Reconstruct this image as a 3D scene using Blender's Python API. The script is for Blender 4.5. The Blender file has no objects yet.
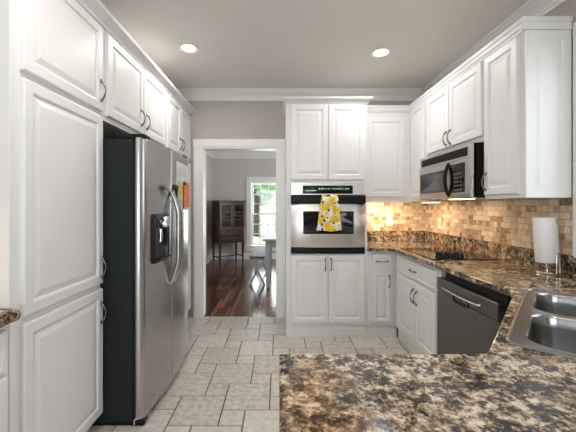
import bpy, bmesh, math, random
from mathutils import Vector, Matrix, noise

random.seed(7)
S = bpy.context.scene
COL = S.collection

# ------------------------------------------------------------------ camera
CAMH = 1.337
cam_d = bpy.data.cameras.new('camera')
cam_d.sensor_fit = 'HORIZONTAL'; cam_d.sensor_width = 36.0
cam_d.lens = 322.0 / 576.0 * 36.0
cam_d.shift_x = (288 - 279.25) / 576.0
cam_d.shift_y = -(216 - 206.07) / 576.0
cam_d.clip_start = 0.02; cam_d.clip_end = 200
cam = bpy.data.objects.new('camera', cam_d); COL.objects.link(cam)
cam.location = (0, 0, CAMH); cam.rotation_euler = (math.radians(90), 0, 0)
S.camera = cam

# ------------------------------------------------------------------ world, lights, exposure
S.view_settings.view_transform = 'Standard'
S.view_settings.look = 'None'
S.view_settings.gamma = 1.0
S.view_settings.use_curve_mapping = False
S.view_settings.exposure = 0.24
S.cycles.max_bounces = 10
S.cycles.diffuse_bounces = 6

w = bpy.data.worlds.new('world'); S.world = w; w.use_nodes = True
nt = w.node_tree
bg = nt.nodes['Background']
sky = nt.nodes.new('ShaderNodeTexSky'); sky.sky_type = 'HOSEK_WILKIE'
sky.turbidity = 5.0; sky.ground_albedo = 0.4; sky.sun_direction = (0.5, -0.3, 0.8)
nt.links.new(sky.outputs[0], bg.inputs[0]); bg.inputs[1].default_value = 6

def area_light(name, loc, target, sx, sy, power, col=(1, 1, 1), shape='RECTANGLE', spread=math.pi):
    d = bpy.data.lights.new(name, 'AREA'); d.shape = shape; d.size = sx; d.size_y = sy
    d.energy = power; d.color = col; d.spread = spread
    o = bpy.data.objects.new(name, d); COL.objects.link(o); o.location = loc
    o.rotation_euler = (Vector(target) - Vector(loc)).to_track_quat('-Z', 'Y').to_euler()
    return o

# daylight by sink and dining windows, plus added fill from behind and the side
area_light('fill_behind_camera', (-0.55, -2.72, 1.22), (0.2, 2, 1.5), 1.6, 2.1, 42, (0.92, 0.965, 1.0))  # added soft fill at the made-up window behind the camera
area_light('daylight_sink', (1.93, 1.26, 1.75), (0, 1.0, 1.0), 0.95, 1.1, 5, (1, 0.98, 0.96))
area_light('daylight_dining', (-0.28, 8.42, 1.35), (-0.28, 5, 0.7), 1.0, 1.8, 40, (0.92, 0.97, 1.0))
area_light('fill_dining_side', (3.1, 4.75, 1.6), (0, 6.4, 1.5), 1.0, 1.6, 110, (0.92, 0.97, 1.0))  # added fill to brighten the dining room; its side wall has no window

sd = bpy.data.lights.new('sun', 'SUN'); sd.energy = 6.0; sd.angle = .02; sd.color = (1, .97, .9)
so = bpy.data.objects.new('sun', sd); COL.objects.link(so); so.location = (-20, 20, 20)
so.rotation_euler = Vector((.62, 0.0, -.78)).to_track_quat('-Z', 'Y').to_euler()

# ------------------------------------------------------------------ materials
def new_mat(name):
    m = bpy.data.materials.new(name); m.use_nodes = True
    return m, m.node_tree.nodes, m.node_tree.links, m.node_tree.nodes['Principled BSDF']

def plain(name, col, rough=0.5, metal=0.0, spec=0.5, coat=0.0, bump=0.0, bscale=60, vary=0.0):
    m, n, l, p = new_mat(name)
    p.inputs['Base Color'].default_value = (*col, 1); p.inputs['Roughness'].default_value = rough
    p.inputs['Metallic'].default_value = metal; p.inputs['Specular IOR Level'].default_value = spec
    p.inputs['Coat Weight'].default_value = coat; p.inputs['Coat Roughness'].default_value = 0.15
    tc = n.new('ShaderNodeTexCoord'); nz = n.new('ShaderNodeTexNoise')
    l.new(tc.outputs['Object'], nz.inputs['Vector']); nz.inputs['Scale'].default_value = bscale
    nz.inputs['Detail'].default_value = 3
    if vary:
        r = n.new('ShaderNodeValToRGB'); e = r.color_ramp.elements
        e[0].position = .3; e[1].position = .7
        e[0].color = (*[c * (1 - vary) for c in col], 1); e[1].color = (*[min(1, c * (1 + vary)) for c in col], 1)
        l.new(nz.outputs['Fac'], r.inputs['Fac']); l.new(r.outputs['Color'], p.inputs['Base Color'])
    if bump:
        b = n.new('ShaderNodeBump'); b.inputs['Strength'].default_value = bump; b.inputs['Distance'].default_value = 0.002
        l.new(nz.outputs['Fac'], b.inputs['Height']); l.new(b.outputs['Normal'], p.inputs['Normal'])
    return m

def emit(name, col, s):
    m, n, l, p = new_mat(name)
    p.inputs['Base Color'].default_value = (*col, 1)
    p.inputs['Emission Color'].default_value = (*col, 1); p.inputs['Emission Strength'].default_value = s
    return m

def ramp(n, pts, interp='LINEAR'):
    r = n.new('ShaderNodeValToRGB'); r.color_ramp.interpolation = interp
    e = r.color_ramp.elements
    e[0].position, e[0].color = pts[0][0], (*pts[0][1], 1)
    e[1].position, e[1].color = pts[-1][0], (*pts[-1][1], 1)
    for ps, c in pts[1:-1]:
        x = e.new(ps); x.color = (*c, 1)
    return r

def mathn(n, l, op, a, b=None):
    x = n.new('ShaderNodeMath'); x.operation = op
    for i, v in enumerate((a, b)):
        if v is None: continue
        if isinstance(v, (int, float)): x.inputs[i].default_value = v
        else: l.new(v, x.inputs[i])
    return x.outputs[0]

def mixc(n, l, fac, a, b):
    x = n.new('ShaderNodeMix'); x.data_type = 'RGBA'
    if isinstance(fac, (int, float)): x.inputs[0].default_value = fac
    else: l.new(fac, x.inputs[0])
    for i, v in ((6, a), (7, b)):
        if isinstance(v, tuple): x.inputs[i].default_value = (*v, 1)
        else: l.new(v, x.inputs[i])
    return x.outputs[2]

def steel(name, col=(.60, .585, .565), rough=.27, axis='Z', streak=.06):
    m, n, l, p = new_mat(name)
    p.inputs['Metallic'].default_value = 1.0
    tc = n.new('ShaderNodeTexCoord'); mp = n.new('ShaderNodeMapping')
    sc = {'X': (2, 400, 400), 'Y': (400, 2, 400), 'Z': (400, 400, 2)}[axis]
    mp.inputs['Scale'].default_value = sc
    l.new(tc.outputs['Object'], mp.inputs['Vector'])
    nz = n.new('ShaderNodeTexNoise'); nz.inputs['Scale'].default_value = 1.0; nz.inputs['Detail'].default_value = 2
    l.new(mp.outputs[0], nz.inputs['Vector'])
    r = ramp(n, [(.3, tuple(c * (1 - streak) for c in col)), (.7, tuple(c * (1 + streak) for c in col))])
    l.new(nz.outputs['Fac'], r.inputs['Fac']); l.new(r.outputs['Color'], p.inputs['Base Color'])
    rr = n.new('ShaderNodeMapRange'); rr.inputs['To Min'].default_value = rough * .8; rr.inputs['To Max'].default_value = rough * 1.25
    l.new(nz.outputs['Fac'], rr.inputs['Value']); l.new(rr.outputs[0], p.inputs['Roughness'])
    return m

def granite(name):
    m, n, l, p = new_mat(name)
    tc = n.new('ShaderNodeTexCoord'); mp = n.new('ShaderNodeMapping')
    mp.inputs['Rotation'].default_value = (0, 0, math.radians(20)); mp.inputs['Scale'].default_value = (1.0, 1.0, 1.0)
    l.new(tc.outputs['Object'], mp.inputs['Vector'])
    def nz(scale, detail=4, rough=.6, dist=0.0, off=0):
        x = n.new('ShaderNodeTexNoise'); x.inputs['Scale'].default_value = scale; x.inputs['Detail'].default_value = detail
        x.inputs['Roughness'].default_value = rough; x.inputs['Distortion'].default_value = dist
        if off:
            q = n.new('ShaderNodeVectorMath'); q.operation = 'ADD'; q.inputs[1].default_value = (off, off * 1.7, off * .3)
            l.new(mp.outputs[0], q.inputs[0]); l.new(q.outputs[0], x.inputs['Vector'])
        else: l.new(mp.outputs[0], x.inputs['Vector'])
        return x.outputs['Fac']
    # crisp mineral grains: cell value shifted by slower drifts picks the mineral
    def cells(scale, off, amt):
        d = n.new('ShaderNodeTexNoise'); d.inputs['Scale'].default_value = scale * .9; d.inputs['Detail'].default_value = 3
        l.new(mp.outputs[0], d.inputs['Vector'])
        a = n.new('ShaderNodeVectorMath'); a.operation = 'MULTIPLY_ADD'; a.inputs[1].default_value = (amt, amt, amt); a.inputs[2].default_value = (off, off, off)
        l.new(d.outputs['Color'], a.inputs[0])
        b = n.new('ShaderNodeVectorMath'); b.operation = 'ADD'; l.new(mp.outputs[0], b.inputs[0]); l.new(a.outputs[0], b.inputs[1])
        v = n.new('ShaderNodeTexVoronoi'); v.inputs['Scale'].default_value = scale; l.new(b.outputs[0], v.inputs['Vector'])
        sx = n.new('ShaderNodeSeparateColor'); l.new(v.outputs['Color'], sx.inputs[0]); return sx.outputs[0]
    def wsum(terms):
        acc = None
        for t, k in terms:
            x = mathn(n, l, 'MULTIPLY', mathn(n, l, 'SUBTRACT', t, .5), k)
            acc = x if acc is None else mathn(n, l, 'ADD', acc, x)
        return mathn(n, l, 'ADD', acc, .485)
    val = wsum([(nz(7, 3, .5, .3, 31.3), .45), (nz(24, 6, .66, .3, 11.3), 1.05), (cells(60, .3, .03), .20), (cells(140, 1.7, .012), .20), (nz(90, 4, .6), .50)])
    base = ramp(n, [(.35, (.016, .014, .013)), (.42, (.055, .046, .040)), (.465, (.135, .096, .066)), (.505, (.22, .160, .106)), (.55, (.30, .228, .150)), (.60, (.40, .322, .225)), (.67, (.51, .445, .35)), (.78, (.62, .56, .46))])
    l.new(val, base.inputs['Fac'])
    val2 = wsum([(nz(22, 6, .65, .3, 5.1), 1.5), (cells(80, 2.3, .02), .24), (cells(170, 3.7, .01), .2)])
    brown = ramp(n, [(.30, (.03, .018, .011)), (.40, (.13, .07, .033)), (.48, (.23, .135, .068)), (.56, (.33, .21, .115)), (.66, (.50, .37, .24)), (.74, (.64, .54, .41))])
    l.new(val2, brown.inputs['Fac'])
    zone = ramp(n, [(.51, (0, 0, 0)), (.58, (1, 1, 1))]); l.new(nz(3.0, 5, .65, .5, 4.45), zone.inputs['Fac'])
    c = mixc(n, l, mathn(n, l, 'MULTIPLY', zone.outputs['Color'], .9), base.outputs['Color'], brown.outputs['Color'])
    l.new(c, p.inputs['Base Color'])
    p.inputs['Roughness'].default_value = .13; p.inputs['Specular IOR Level'].default_value = .38
    return m

def travertine(name, u, v):
    """small tumbled stone tiles; u, v are the two axes in the wall plane"""
    m, n, l, p = new_mat(name)
    tc = n.new('ShaderNodeTexCoord'); sp = n.new('ShaderNodeSeparateXYZ'); cb = n.new('ShaderNodeCombineXYZ')
    l.new(tc.outputs['Object'], sp.inputs[0]); l.new(sp.outputs[u], cb.inputs[0]); l.new(sp.outputs[v], cb.inputs[1])
    br = n.new('ShaderNodeTexBrick'); l.new(cb.outputs[0], br.inputs['Vector'])
    br.inputs['Scale'].default_value = 1.0; br.inputs['Brick Width'].default_value = .078; br.inputs['Row Height'].default_value = .043
    br.inputs['Mortar Size'].default_value = .0022; br.inputs['Mortar Smooth'].default_value = .3; br.inputs['Bias'].default_value = 0
    br.offset = .5; br.squash = .6; br.squash_frequency = 3
    br.inputs['Color1'].default_value = (0, 0, 0, 1); br.inputs['Color2'].default_value = (1, 1, 1, 1); br.inputs['Mortar'].default_value = (.5, .5, .5, 1)
    r = ramp(n, [(-.0, (.24, .15, .09)), (.13, (.38, .265, .17)), (.3, (.52, .40, .28)), (.55, (.62, .50, .37)), (.8, (.70, .60, .47)), (1, (.78, .69, .57))])
    nz = n.new('ShaderNodeTexNoise'); nz.inputs['Scale'].default_value = 30; nz.inputs['Detail'].default_value = 5
    l.new(tc.outputs['Object'], nz.inputs['Vector'])
    f = mathn(n, l, 'ADD', br.outputs['Color'], mathn(n, l, 'MULTIPLY', mathn(n, l, 'SUBTRACT', nz.outputs['Fac'], .5), .7))
    l.new(f, r.inputs['Fac'])
    c = mixc(n, l, br.outputs['Fac'], r.outputs['Color'], (.40, .31, .22))
    pit = ramp(n, [(.66, (0, 0, 0)), (.70, (1, 1, 1))]); nz2 = n.new('ShaderNodeTexNoise'); nz2.inputs['Scale'].default_value = 55
    l.new(tc.outputs['Object'], nz2.inputs['Vector']); l.new(nz2.outputs['Fac'], pit.inputs['Fac'])
    c = mixc(n, l, mathn(n, l, 'MULTIPLY', pit.outputs['Color'], .6), c, (.16, .09, .05))
    l.new(c, p.inputs['Base Color']); p.inputs['Roughness'].default_value = .5
    b = n.new('ShaderNodeBump'); b.inputs['Strength'].default_value = .5; b.inputs['Distance'].default_value = .003; b.invert = True
    l.new(br.outputs['Fac'], b.inputs['Height']); l.new(b.outputs['Normal'], p.inputs['Normal'])
    return m

def floor_tile(name):
    m, n, l, p = new_mat(name)
    tc = n.new('ShaderNodeTexCoord')
    def nz(s, d, dist=0):
        x = n.new('ShaderNodeTexNoise'); x.inputs['Scale'].default_value = s; x.inputs['Detail'].default_value = d
        x.inputs['Roughness'].default_value = .65; x.inputs['Distortion'].default_value = dist
        l.new(tc.outputs['Object'], x.inputs['Vector']); return x.outputs['Fac']
    at = n.new('ShaderNodeAttribute'); at.attribute_name = 'tint'
    f = mathn(n, l, 'ADD', nz(26, 10, .2), mathn(n, l, 'MULTIPLY', mathn(n, l, 'SUBTRACT', at.outputs['Fac'], .5), .16))
    r = ramp(n, [(.25, (.34, .30, .255)), (.42, (.50, .455, .40)), (.56, (.58, .54, .485)), (.75, (.68, .645, .59))])
    l.new(f, r.inputs['Fac']); l.new(r.outputs['Color'], p.inputs['Base Color'])
    p.inputs['Roughness'].default_value = .34
    b = n.new('ShaderNodeBump'); b.inputs['Strength'].default_value = .12; b.inputs['Distance'].default_value = .003
    l.new(nz(14, 4), b.inputs['Height']); l.new(b.outputs['Normal'], p.inputs['Normal'])
    return m

def wood_floor(name):
    m, n, l, p = new_mat(name)
    tc = n.new('ShaderNodeTexCoord'); mp = n.new('ShaderNodeMapping'); mp.inputs['Rotation'].default_value = (0, 0, math.radians(90))
    l.new(tc.outputs['Object'], mp.inputs['Vector'])
    br = n.new('ShaderNodeTexBrick'); l.new(mp.outputs[0], br.inputs['Vector'])
    br.inputs['Scale'].default_value = 1; br.inputs['Brick Width'].default_value = .9; br.inputs['Row Height'].default_value = .057
    br.inputs['Mortar Size'].default_value = .003; br.offset = .37; br.offset_frequency = 2
    br.inputs['Color1'].default_value = (0, 0, 0, 1); br.inputs['Color2'].default_value = (1, 1, 1, 1); br.inputs['Mortar'].default_value = (0, 0, 0, 1)
    ms = n.new('ShaderNodeMapping'); ms.inputs['Scale'].default_value = (30, 1.6, 1); l.new(tc.outputs['Object'], ms.inputs['Vector'])
    nz = n.new('ShaderNodeTexNoise'); nz.inputs['Scale'].default_value = 2; nz.inputs['Detail'].default_value = 5; l.new(ms.outputs[0], nz.inputs['Vector'])
    f = mathn(n, l, 'ADD', mathn(n, l, 'MULTIPLY', br.outputs['Color'], .75), mathn(n, l, 'MULTIPLY', nz.outputs['Fac'], .3))
    r = ramp(n, [(.05, (.026, .010, .006)), (.5, (.10, .037, .019)), (1.0, (.27, .115, .062))])
    l.new(f, r.inputs['Fac'])
    c = mixc(n, l, br.outputs['Fac'], r.outputs['Color'], (.012, .006, .004))
    l.new(c, p.inputs['Base Color']); p.inputs['Roughness'].default_value = .2; p.inputs['Coat Weight'].default_value = .1; p.inputs['Coat Roughness'].default_value = .12
    return m

def dark_wood(name, axis=2):
    m, n, l, p = new_mat(name)
    tc = n.new('ShaderNodeTexCoord'); ms = n.new('ShaderNodeMapping')
    s = [22, 22, 22]; s[axis] = 2; ms.inputs['Scale'].default_value = s; l.new(tc.outputs['Object'], ms.inputs['Vector'])
    nz = n.new('ShaderNodeTexNoise'); nz.inputs['Scale'].default_value = 2; nz.inputs['Detail'].default_value = 4; l.new(ms.outputs[0], nz.inputs['Vector'])
    r = ramp(n, [(.3, (.022, .009, .005)), (.7, (.07, .028, .014))]); l.new(nz.outputs['Fac'], r.inputs['Fac'])
    l.new(r.outputs['Color'], p.inputs['Base Color']); p.inputs['Roughness'].default_value = .3
    return m

def lemon_cloth(name):
    m, n, l, p = new_mat(name)
    tc = n.new('ShaderNodeTexCoord')
    mp = n.new('ShaderNodeMapping'); mp.inputs['Scale'].default_value = (1, .15, .8); mp.inputs['Rotation'].default_value = (0, .35, 0)
    l.new(tc.outputs['Object'], mp.inputs['Vector'])
    def vor(scale, off):
        q = n.new('ShaderNodeVectorMath'); q.operation = 'ADD'; q.inputs[1].default_value = off; l.new(mp.outputs[0], q.inputs[0])
        v = n.new('ShaderNodeTexVoronoi'); v.inputs['Scale'].default_value = scale; l.new(q.outputs[0], v.inputs['Vector']); v.inputs['Randomness'].default_value = .75
        return v.outputs['Distance']
    lem = ramp(n, [(.56, (1, 1, 1)), (.60, (0, 0, 0))]); l.new(vor(17, (0.02, 0, .01)), lem.inputs['Fac'])
    leaf = ramp(n, [(.38, (1, 1, 1)), (.42, (0, 0, 0))]); l.new(vor(26, (3.3, 0, 1.2)), leaf.inputs['Fac'])
    leaf2 = ramp(n, [(.34, (1, 1, 1)), (.38, (0, 0, 0))]); l.new(vor(30, (7.3, 0, 4.2)), leaf2.inputs['Fac'])
    c = mixc(n, l, leaf2.outputs['Color'], (.84, .82, .78), (.70, .66, .58))
    c = mixc(n, l, leaf.outputs['Color'], c, (.025, .025, .03))
    nz = n.new('ShaderNodeTexNoise'); nz.inputs['Scale'].default_value = 25; l.new(mp.outputs[0], nz.inputs['Vector'])
    yel = ramp(n, [(.35, (.70, .46, .02)), (.65, (.86, .66, .06))]); l.new(nz.outputs['Fac'], yel.inputs['Fac'])
    c = mixc(n, l, lem.outputs['Color'], c, yel.outputs['Color'])
    l.new(c, p.inputs['Base Color']); p.inputs['Roughness'].default_value = .9
    return m

def glass_thin(name, tint=(1, 1, 1), refl=.12):
    m = bpy.data.materials.new(name); m.use_nodes = True; n = m.node_tree.nodes; l = m.node_tree.links
    n.remove(n['Principled BSDF']); out = n['Material Output']
    t = n.new('ShaderNodeBsdfTransparent'); t.inputs[0].default_value = (*tint, 1)
    g = n.new('ShaderNodeBsdfGlossy'); g.inputs['Roughness'].default_value = .03
    mx = n.new('ShaderNodeMixShader'); mx.inputs[0].default_value = refl
    l.new(t.outputs[0], mx.inputs[1]); l.new(g.outputs[0], mx.inputs[2]); l.new(mx.outputs[0], out.inputs[0])
    return m

M = {}
M['cab'] = plain('cabinet_white_paint', (.745, .75, .755), .42, coat=.0, bump=.02, bscale=40)
M['trim'] = plain('trim_white_paint', (.80, .80, .78), .4)
M['wall'] = plain('wall_taupe_paint', (.44, .41, .38), .7, bump=.03, bscale=200)
M['wall_dining'] = plain('wall_dining_paint', (.60, .55, .535), .7)
M['ceil'] = plain('ceiling_paint', (.80, .76, .71), .75)
M['ceil_dining'] = plain('ceiling_dining_paint', (.62, .61, .60), .75)
M['granite'] = granite('granite_polished')
M['tile_b'] = travertine('travertine_back', 0, 2)
M['tile_r'] = travertine('travertine_right', 1, 2)
M['ftile'] = floor_tile('floor_stone_tile')
M['grout'] = plain('floor_grout', (.085, .07, .06), .85)
M['wood'] = wood_floor('hardwood_boards')
M['dwood'] = dark_wood('dark_cherry_wood')
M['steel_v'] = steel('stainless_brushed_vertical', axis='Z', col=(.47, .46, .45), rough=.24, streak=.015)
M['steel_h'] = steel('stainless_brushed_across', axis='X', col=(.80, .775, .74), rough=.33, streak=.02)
M['steel_y'] = steel('stainless_brushed_depth', axis='Y', col=(.52, .50, .48), rough=.25, streak=.03)
M['sink'] = steel('sink_satin_steel', axis='X', col=(.36, .36, .355), rough=.2, streak=.02)
M['dw'] = steel('dark_stainless', axis='Y', col=(.155, .145, .135), rough=.32)
M['chrome'] = plain('chrome', (.82, .82, .82), .07, metal=1)
M['pewter'] = plain('antique_nickel', (.22, .205, .19), .27, metal=1)
M['black'] = plain('black_plastic', (.009, .009, .010), .3, spec=.18)
M['blackglass'] = plain('black_glass', (.006, .006, .007), .06, spec=.4)
M['greyglass'] = plain('tinted_grey_glass', (.035, .034, .033), .22, spec=.5)
M['case'] = plain('fridge_case_dark_grey', (.010, .014, .013), .6, spec=.25, bump=.25, bscale=500, vary=.15)
M['dark'] = plain('dark_recess', (.02, .02, .02), .7)
M['white_plastic'] = plain('white_plastic', (.80, .78, .74), .35)
M['paper'] = plain('paper_white', (.86, .855, .85), .9, bump=.1, bscale=120)
M['towel'] = lemon_cloth('lemon_print_cotton')
M['lamp'] = emit('lamp_lens', (1, .97, .92), 9)
M['warm'] = emit('warm_strip', (1, .72, .42), 6)
M['digits'] = emit('oven_display_digits', (.45, .75, .62), .35)
M['glass'] = glass_thin('window_glass', refl=.06)
M['cabglass'] = glass_thin('china_cabinet_glass', (.85, .85, .85), refl=.05)
M['greyw'] = plain('grey_white_painted_wood', (.32, .335, .33), .45)
M['greyseat'] = plain('bench_grey_paint', (.07, .083, .092), .55, spec=.25)
M['knobtxt'] = plain('grey_print', (.10, .10, .10), .5)
M['lawn'] = plain('lawn_grass', (.52, .62, .36), .9, vary=.3, bscale=3)
M['leaf'] = plain('tree_leaves', (.32, .45, .22), .8, vary=.5, bscale=4)
M['bark'] = plain('tree_bark', (.14, .10, .075), .9, vary=.3, bscale=10)
M['orange'] = plain('orange_paper', (.78, .20, .05), .7, vary=.25, bscale=25)
M['yellow'] = plain('yellow_print_paper', (.62, .50, .16), .7, vary=.4, bscale=45)
M['sheet'] = plain('grey_print_sheet', (.66, .67, .69), .5, vary=.3, bscale=9)
M['brownp'] = plain('brown_ribbon', (.16, .03, .02), .6)
M['navy'] = plain('navy_plastic', (.012, .012, .03), .35)
M['cream'] = plain('cream_china', (.75, .72, .66), .2)

# ------------------------------------------------------------------ mesh helpers
WPOS = {}
def wpos(o):
    return WPOS.get(o.name, Vector((0, 0, 0))) if o else Vector((0, 0, 0))

def thing(name, label, cat, loc, group=None, kind=None):
    o = bpy.data.objects.new(name, None); COL.objects.link(o); o.empty_display_size = .1
    o.location = loc; WPOS[o.name] = Vector(loc)
    o['label'] = label; o['category'] = cat
    if group: o['group'] = group
    if kind: o['kind'] = kind
    return o

def tag(o, label, cat, group=None, kind=None):
    o['label'] = label; o['category'] = cat
    if group: o['group'] = group
    if kind: o['kind'] = kind
    return o

class MB:
    def __init__(s, mat=None):
        s.v = []; s.f = []; s.M = mat or Matrix.Identity(4); s.mi = []
    def add(s, vs, fs, mi=0):
        b = len(s.v)
        s.v += [s.M @ Vector(p) for p in vs]; s.f += [[i + b for i in f] for f in fs]; s.mi += [mi] * len(fs)
        return s
    def box(s, x0, y0, z0, x1, y1, z1, mi=0):
        x0, x1 = sorted((x0, x1)); y0, y1 = sorted((y0, y1)); z0, z1 = sorted((z0, z1))
        return s.add([(x0, y0, z0), (x1, y0, z0), (x1, y1, z0), (x0, y1, z0), (x0, y0, z1), (x1, y0, z1), (x1, y1, z1), (x0, y1, z1)],
                     [(0, 3, 2, 1), (4, 5, 6, 7), (0, 1, 5, 4), (1, 2, 6, 5), (2, 3, 7, 6), (3, 0, 4, 7)], mi)
    def prism(s, poly, z0, z1, mi=0):
        n = len(poly)
        a = sum(poly[i][0] * poly[(i + 1) % n][1] - poly[(i + 1) % n][0] * poly[i][1] for i in range(n))
        if a < 0: poly = poly[::-1]
        return s.add([(x, y, z0) for x, y in poly] + [(x, y, z1) for x, y in poly],
                     [tuple(range(n))[::-1], tuple(range(n, 2 * n))] + [(i, (i + 1) % n, n + (i + 1) % n, n + i) for i in range(n)], mi)
    def loft(s, rings, cap0=True, cap1=True, mi=0):
        n = len(rings[0]); vs = [p for r in rings for p in r]; fs = []
        for k in range(len(rings) - 1):
            for i in range(n):
                a, b = k * n + i, k * n + (i + 1) % n
                fs.append((a, b, b + n, a + n))
        if cap0: fs.append(tuple(range(n))[::-1])
        if cap1: fs.append(tuple(range((len(rings) - 1) * n, len(rings) * n)))
        return s.add(vs, fs, mi)
    def rects(s, u0, u1, v0, v1, prof, cap0=True, mi=0):
        """concentric rectangles: prof = [(inset, height)], local u right, v up, n out"""
        return s.loft([[(u0 + i, v0 + i, h), (u1 - i, v0 + i, h), (u1 - i, v1 - i, h), (u0 + i, v1 - i, h)] for i, h in prof], cap0, True, mi)
    def rrects(s, u0, u1, v0, v1, r, prof, seg=6, cap0=True, cap1=True, mi=0):
        """rounded rectangles"""
        rings = []
        for ins, h in prof:
            rr = max(.0005, r - ins); ring = []
            for cx, cy, a0 in ((u1 - ins - rr, v0 + ins + rr, -90), (u1 - ins - rr, v1 - ins - rr, 0), (u0 + ins + rr, v1 - ins - rr, 90), (u0 + ins + rr, v0 + ins + rr, 180)):
                for k in range(seg + 1):
                    a = math.radians(a0 + 90 * k / seg); ring.append((cx + rr * math.cos(a), cy + rr * math.sin(a), h))
            rings.append(ring)
        return s.loft(rings, cap0, cap1, mi)
    def tube(s, pts, r, n=10, mi=0):
        pts = [Vector(p) for p in pts]; rs = r if isinstance(r, (list, tuple)) else [r] * len(pts)
        rings = []; up = None
        for i, p in enumerate(pts):
            t = (pts[min(i + 1, len(pts) - 1)] - pts[max(i - 1, 0)]).normalized()
            if up is None:
                up = Vector((0, 0, 1)) if abs(t.z) < .9 else Vector((1, 0, 0))
            x = t.cross(up)
            if x.length < 1e-4: x = t.cross(Vector((1, 0, 0)))
            x.normalize(); y = x.cross(t).normalized(); up = y
            rings.append([p + rs[i] * (math.cos(2 * math.pi * k / n) * x + math.sin(2 * math.pi * k / n) * y) for k in range(n)])
        return s.loft([[tuple(q) for q in r_] for r_ in rings], mi=mi)
    def lathe(s, c, prof, n=24, axis='Z', mi=0, caps=True):
        rings = []
        for r, h in prof:
            ring = []
            for k in range(n):
                a = 2 * math.pi * k / n; x, y = r * math.cos(a), r * math.sin(a)
                ring.append({'Z': (c[0] + x, c[1] + y, c[2] + h), 'X': (c[0] + h, c[1] + x, c[2] + y), 'Y': (c[0] + y, c[1] + h, c[2] + x)}[axis])
            rings.append(ring)
        return s.loft(rings, caps, caps, mi)
    def bar(s, a, b, w, d):
        """rectangular bar from a to b"""
        a, b = Vector(a), Vector(b); t = (b - a).normalized()
        up = Vector((0, 0, 1)) if abs(t.z) < .95 else Vector((0, 1, 0))
        x = t.cross(up).normalized(); y = x.cross(t).normalized()
        return s.loft([[tuple(p + sx * w / 2 * x + sy * d / 2 * y) for sx, sy in ((-1, -1), (1, -1), (1, 1), (-1, 1))] for p in (a, b)])
    def build(s, name, mat, parent=None, smooth=0, bevel=0, seg=2, kind=None, bang=40):
        me = bpy.data.meshes.new(name)
        xs = [p.x for p in s.v]; ys = [p.y for p in s.v]; zs = [p.z for p in s.v]
        c = Vector(((min(xs) + max(xs)) / 2, (min(ys) + max(ys)) / 2, min(zs)))
        me.from_pydata([tuple(p - c) for p in s.v], [], s.f)
        mats = mat if isinstance(mat, (list, tuple)) else [mat]
        for m_ in mats: me.materials.append(m_)
        if len(mats) > 1: me.polygons.foreach_set('material_index', s.mi)
        bm = bmesh.new(); bm.from_mesh(me); bmesh.ops.recalc_face_normals(bm, faces=bm.faces); bm.to_mesh(me); bm.free()
        if smooth:
            me.shade_smooth(); me.set_sharp_from_angle(angle=math.radians(smooth))
        o = bpy.data.objects.new(name, me); COL.objects.link(o)
        if parent: o.parent = parent
        o.location = c - wpos(parent); WPOS[o.name] = c
        if kind: o['kind'] = kind
        if bevel:
            b = o.modifiers.new('edge', 'BEVEL'); b.width = bevel; b.segments = seg; b.limit_method = 'ANGLE'; b.angle_limit = math.radians(bang)
            if not smooth: me.shade_smooth(); me.set_sharp_from_angle(angle=math.radians(35))
        return o

def face_matrix(face, plane):
    """local (u right, v up, n out) -> world, for a face seen from the front"""
    if face == 'L':   u, v, n, o = (0, 1, 0), (0, 0, 1), (1, 0, 0), (plane, 0, 0)
    elif face == 'B': u, v, n, o = (1, 0, 0), (0, 0, 1), (0, -1, 0), (0, plane, 0)
    else:             u, v, n, o = (0, -1, 0), (0, 0, 1), (-1, 0, 0), (plane, 0, 0)
    m = Matrix.Identity(4)
    for i, c in enumerate((u, v, n, o)):
        for r in range(3): m[r][i] = c[r]
    return m

def urange(face, a, b):
    a, b = sorted((a, b))
    return (-b, -a) if face == 'R' else (a, b)

RAISED = [(0, 0), (0, .015), (.002, .019), (.006, .021)]
def raised_panel(mb, u0, u1, v0, v1, fw=.058, mi=0):
    mb.rects(u0, u1, v0, v1, RAISED + [(fw - .010, .021), (fw - .004, .018), (fw, .0125), (fw + .007, .0125), (fw + .030, .0185), (fw + .034, .0195)], mi=mi)

def pull(face, plane, u, v, parent, vertical=True, L=.114):
    """arched cabinet pull with flared feet"""
    mb = MB(face_matrix(face, plane))
    n = 16; pts = []; rs = []
    for k in range(n + 1):
        t = k / n; a = math.pi * t
        s_ = (t - .5) * L; h = .004 + .026 * math.sin(a) ** .75
        pts.append((u, v + s_, h) if vertical else (u + s_, v, h))
        rs.append(.0044 + .0026 * abs(math.cos(a)) ** 3 - .0008 * math.sin(a))
    mb.tube(pts, rs, 8)
    for sg in (-1, 1):
        c = (u, v + sg * L / 2, .0) if vertical else (u + sg * L / 2, v, .0)
        a, b = (.0065, .011) if vertical else (.011, .0065)
        mb.rects(c[0] - a, c[0] + a, c[1] - b, c[1] + b, [(0, 0), (0, .003), (.003, .007)])
    return mb.build('handle', M['pewter'], parent, smooth=50)

def door(face, plane, a, b, v0, v1, parent, hs=None, hv=None, fw=.058, name='door', horiz=False):
    """raised panel door; hs = world coordinate of the pull along the face, hv its height"""
    u0, u1 = urange(face, a, b)
    mb = MB(face_matrix(face, plane))
    if name == 'drawer':
        mb.rects(u0, u1, v0, v1, RAISED + [(.022, .021), (.026, .0165), (.030, .0165), (.040, .021)])
    else:
        raised_panel(mb, u0, u1, v0, v1, fw)
    d = mb.build(name, M['cab'], parent)
    if hs is not None:
        uu = -hs if face == 'R' else hs
        nd = face_matrix(face, plane).col[2].to_3d() * .021
        pl = {'L': plane + .021, 'B': plane - .021, 'R': plane - .021}[face]
        pull(face, pl, uu, hv, d, not horiz)
    return d

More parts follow.
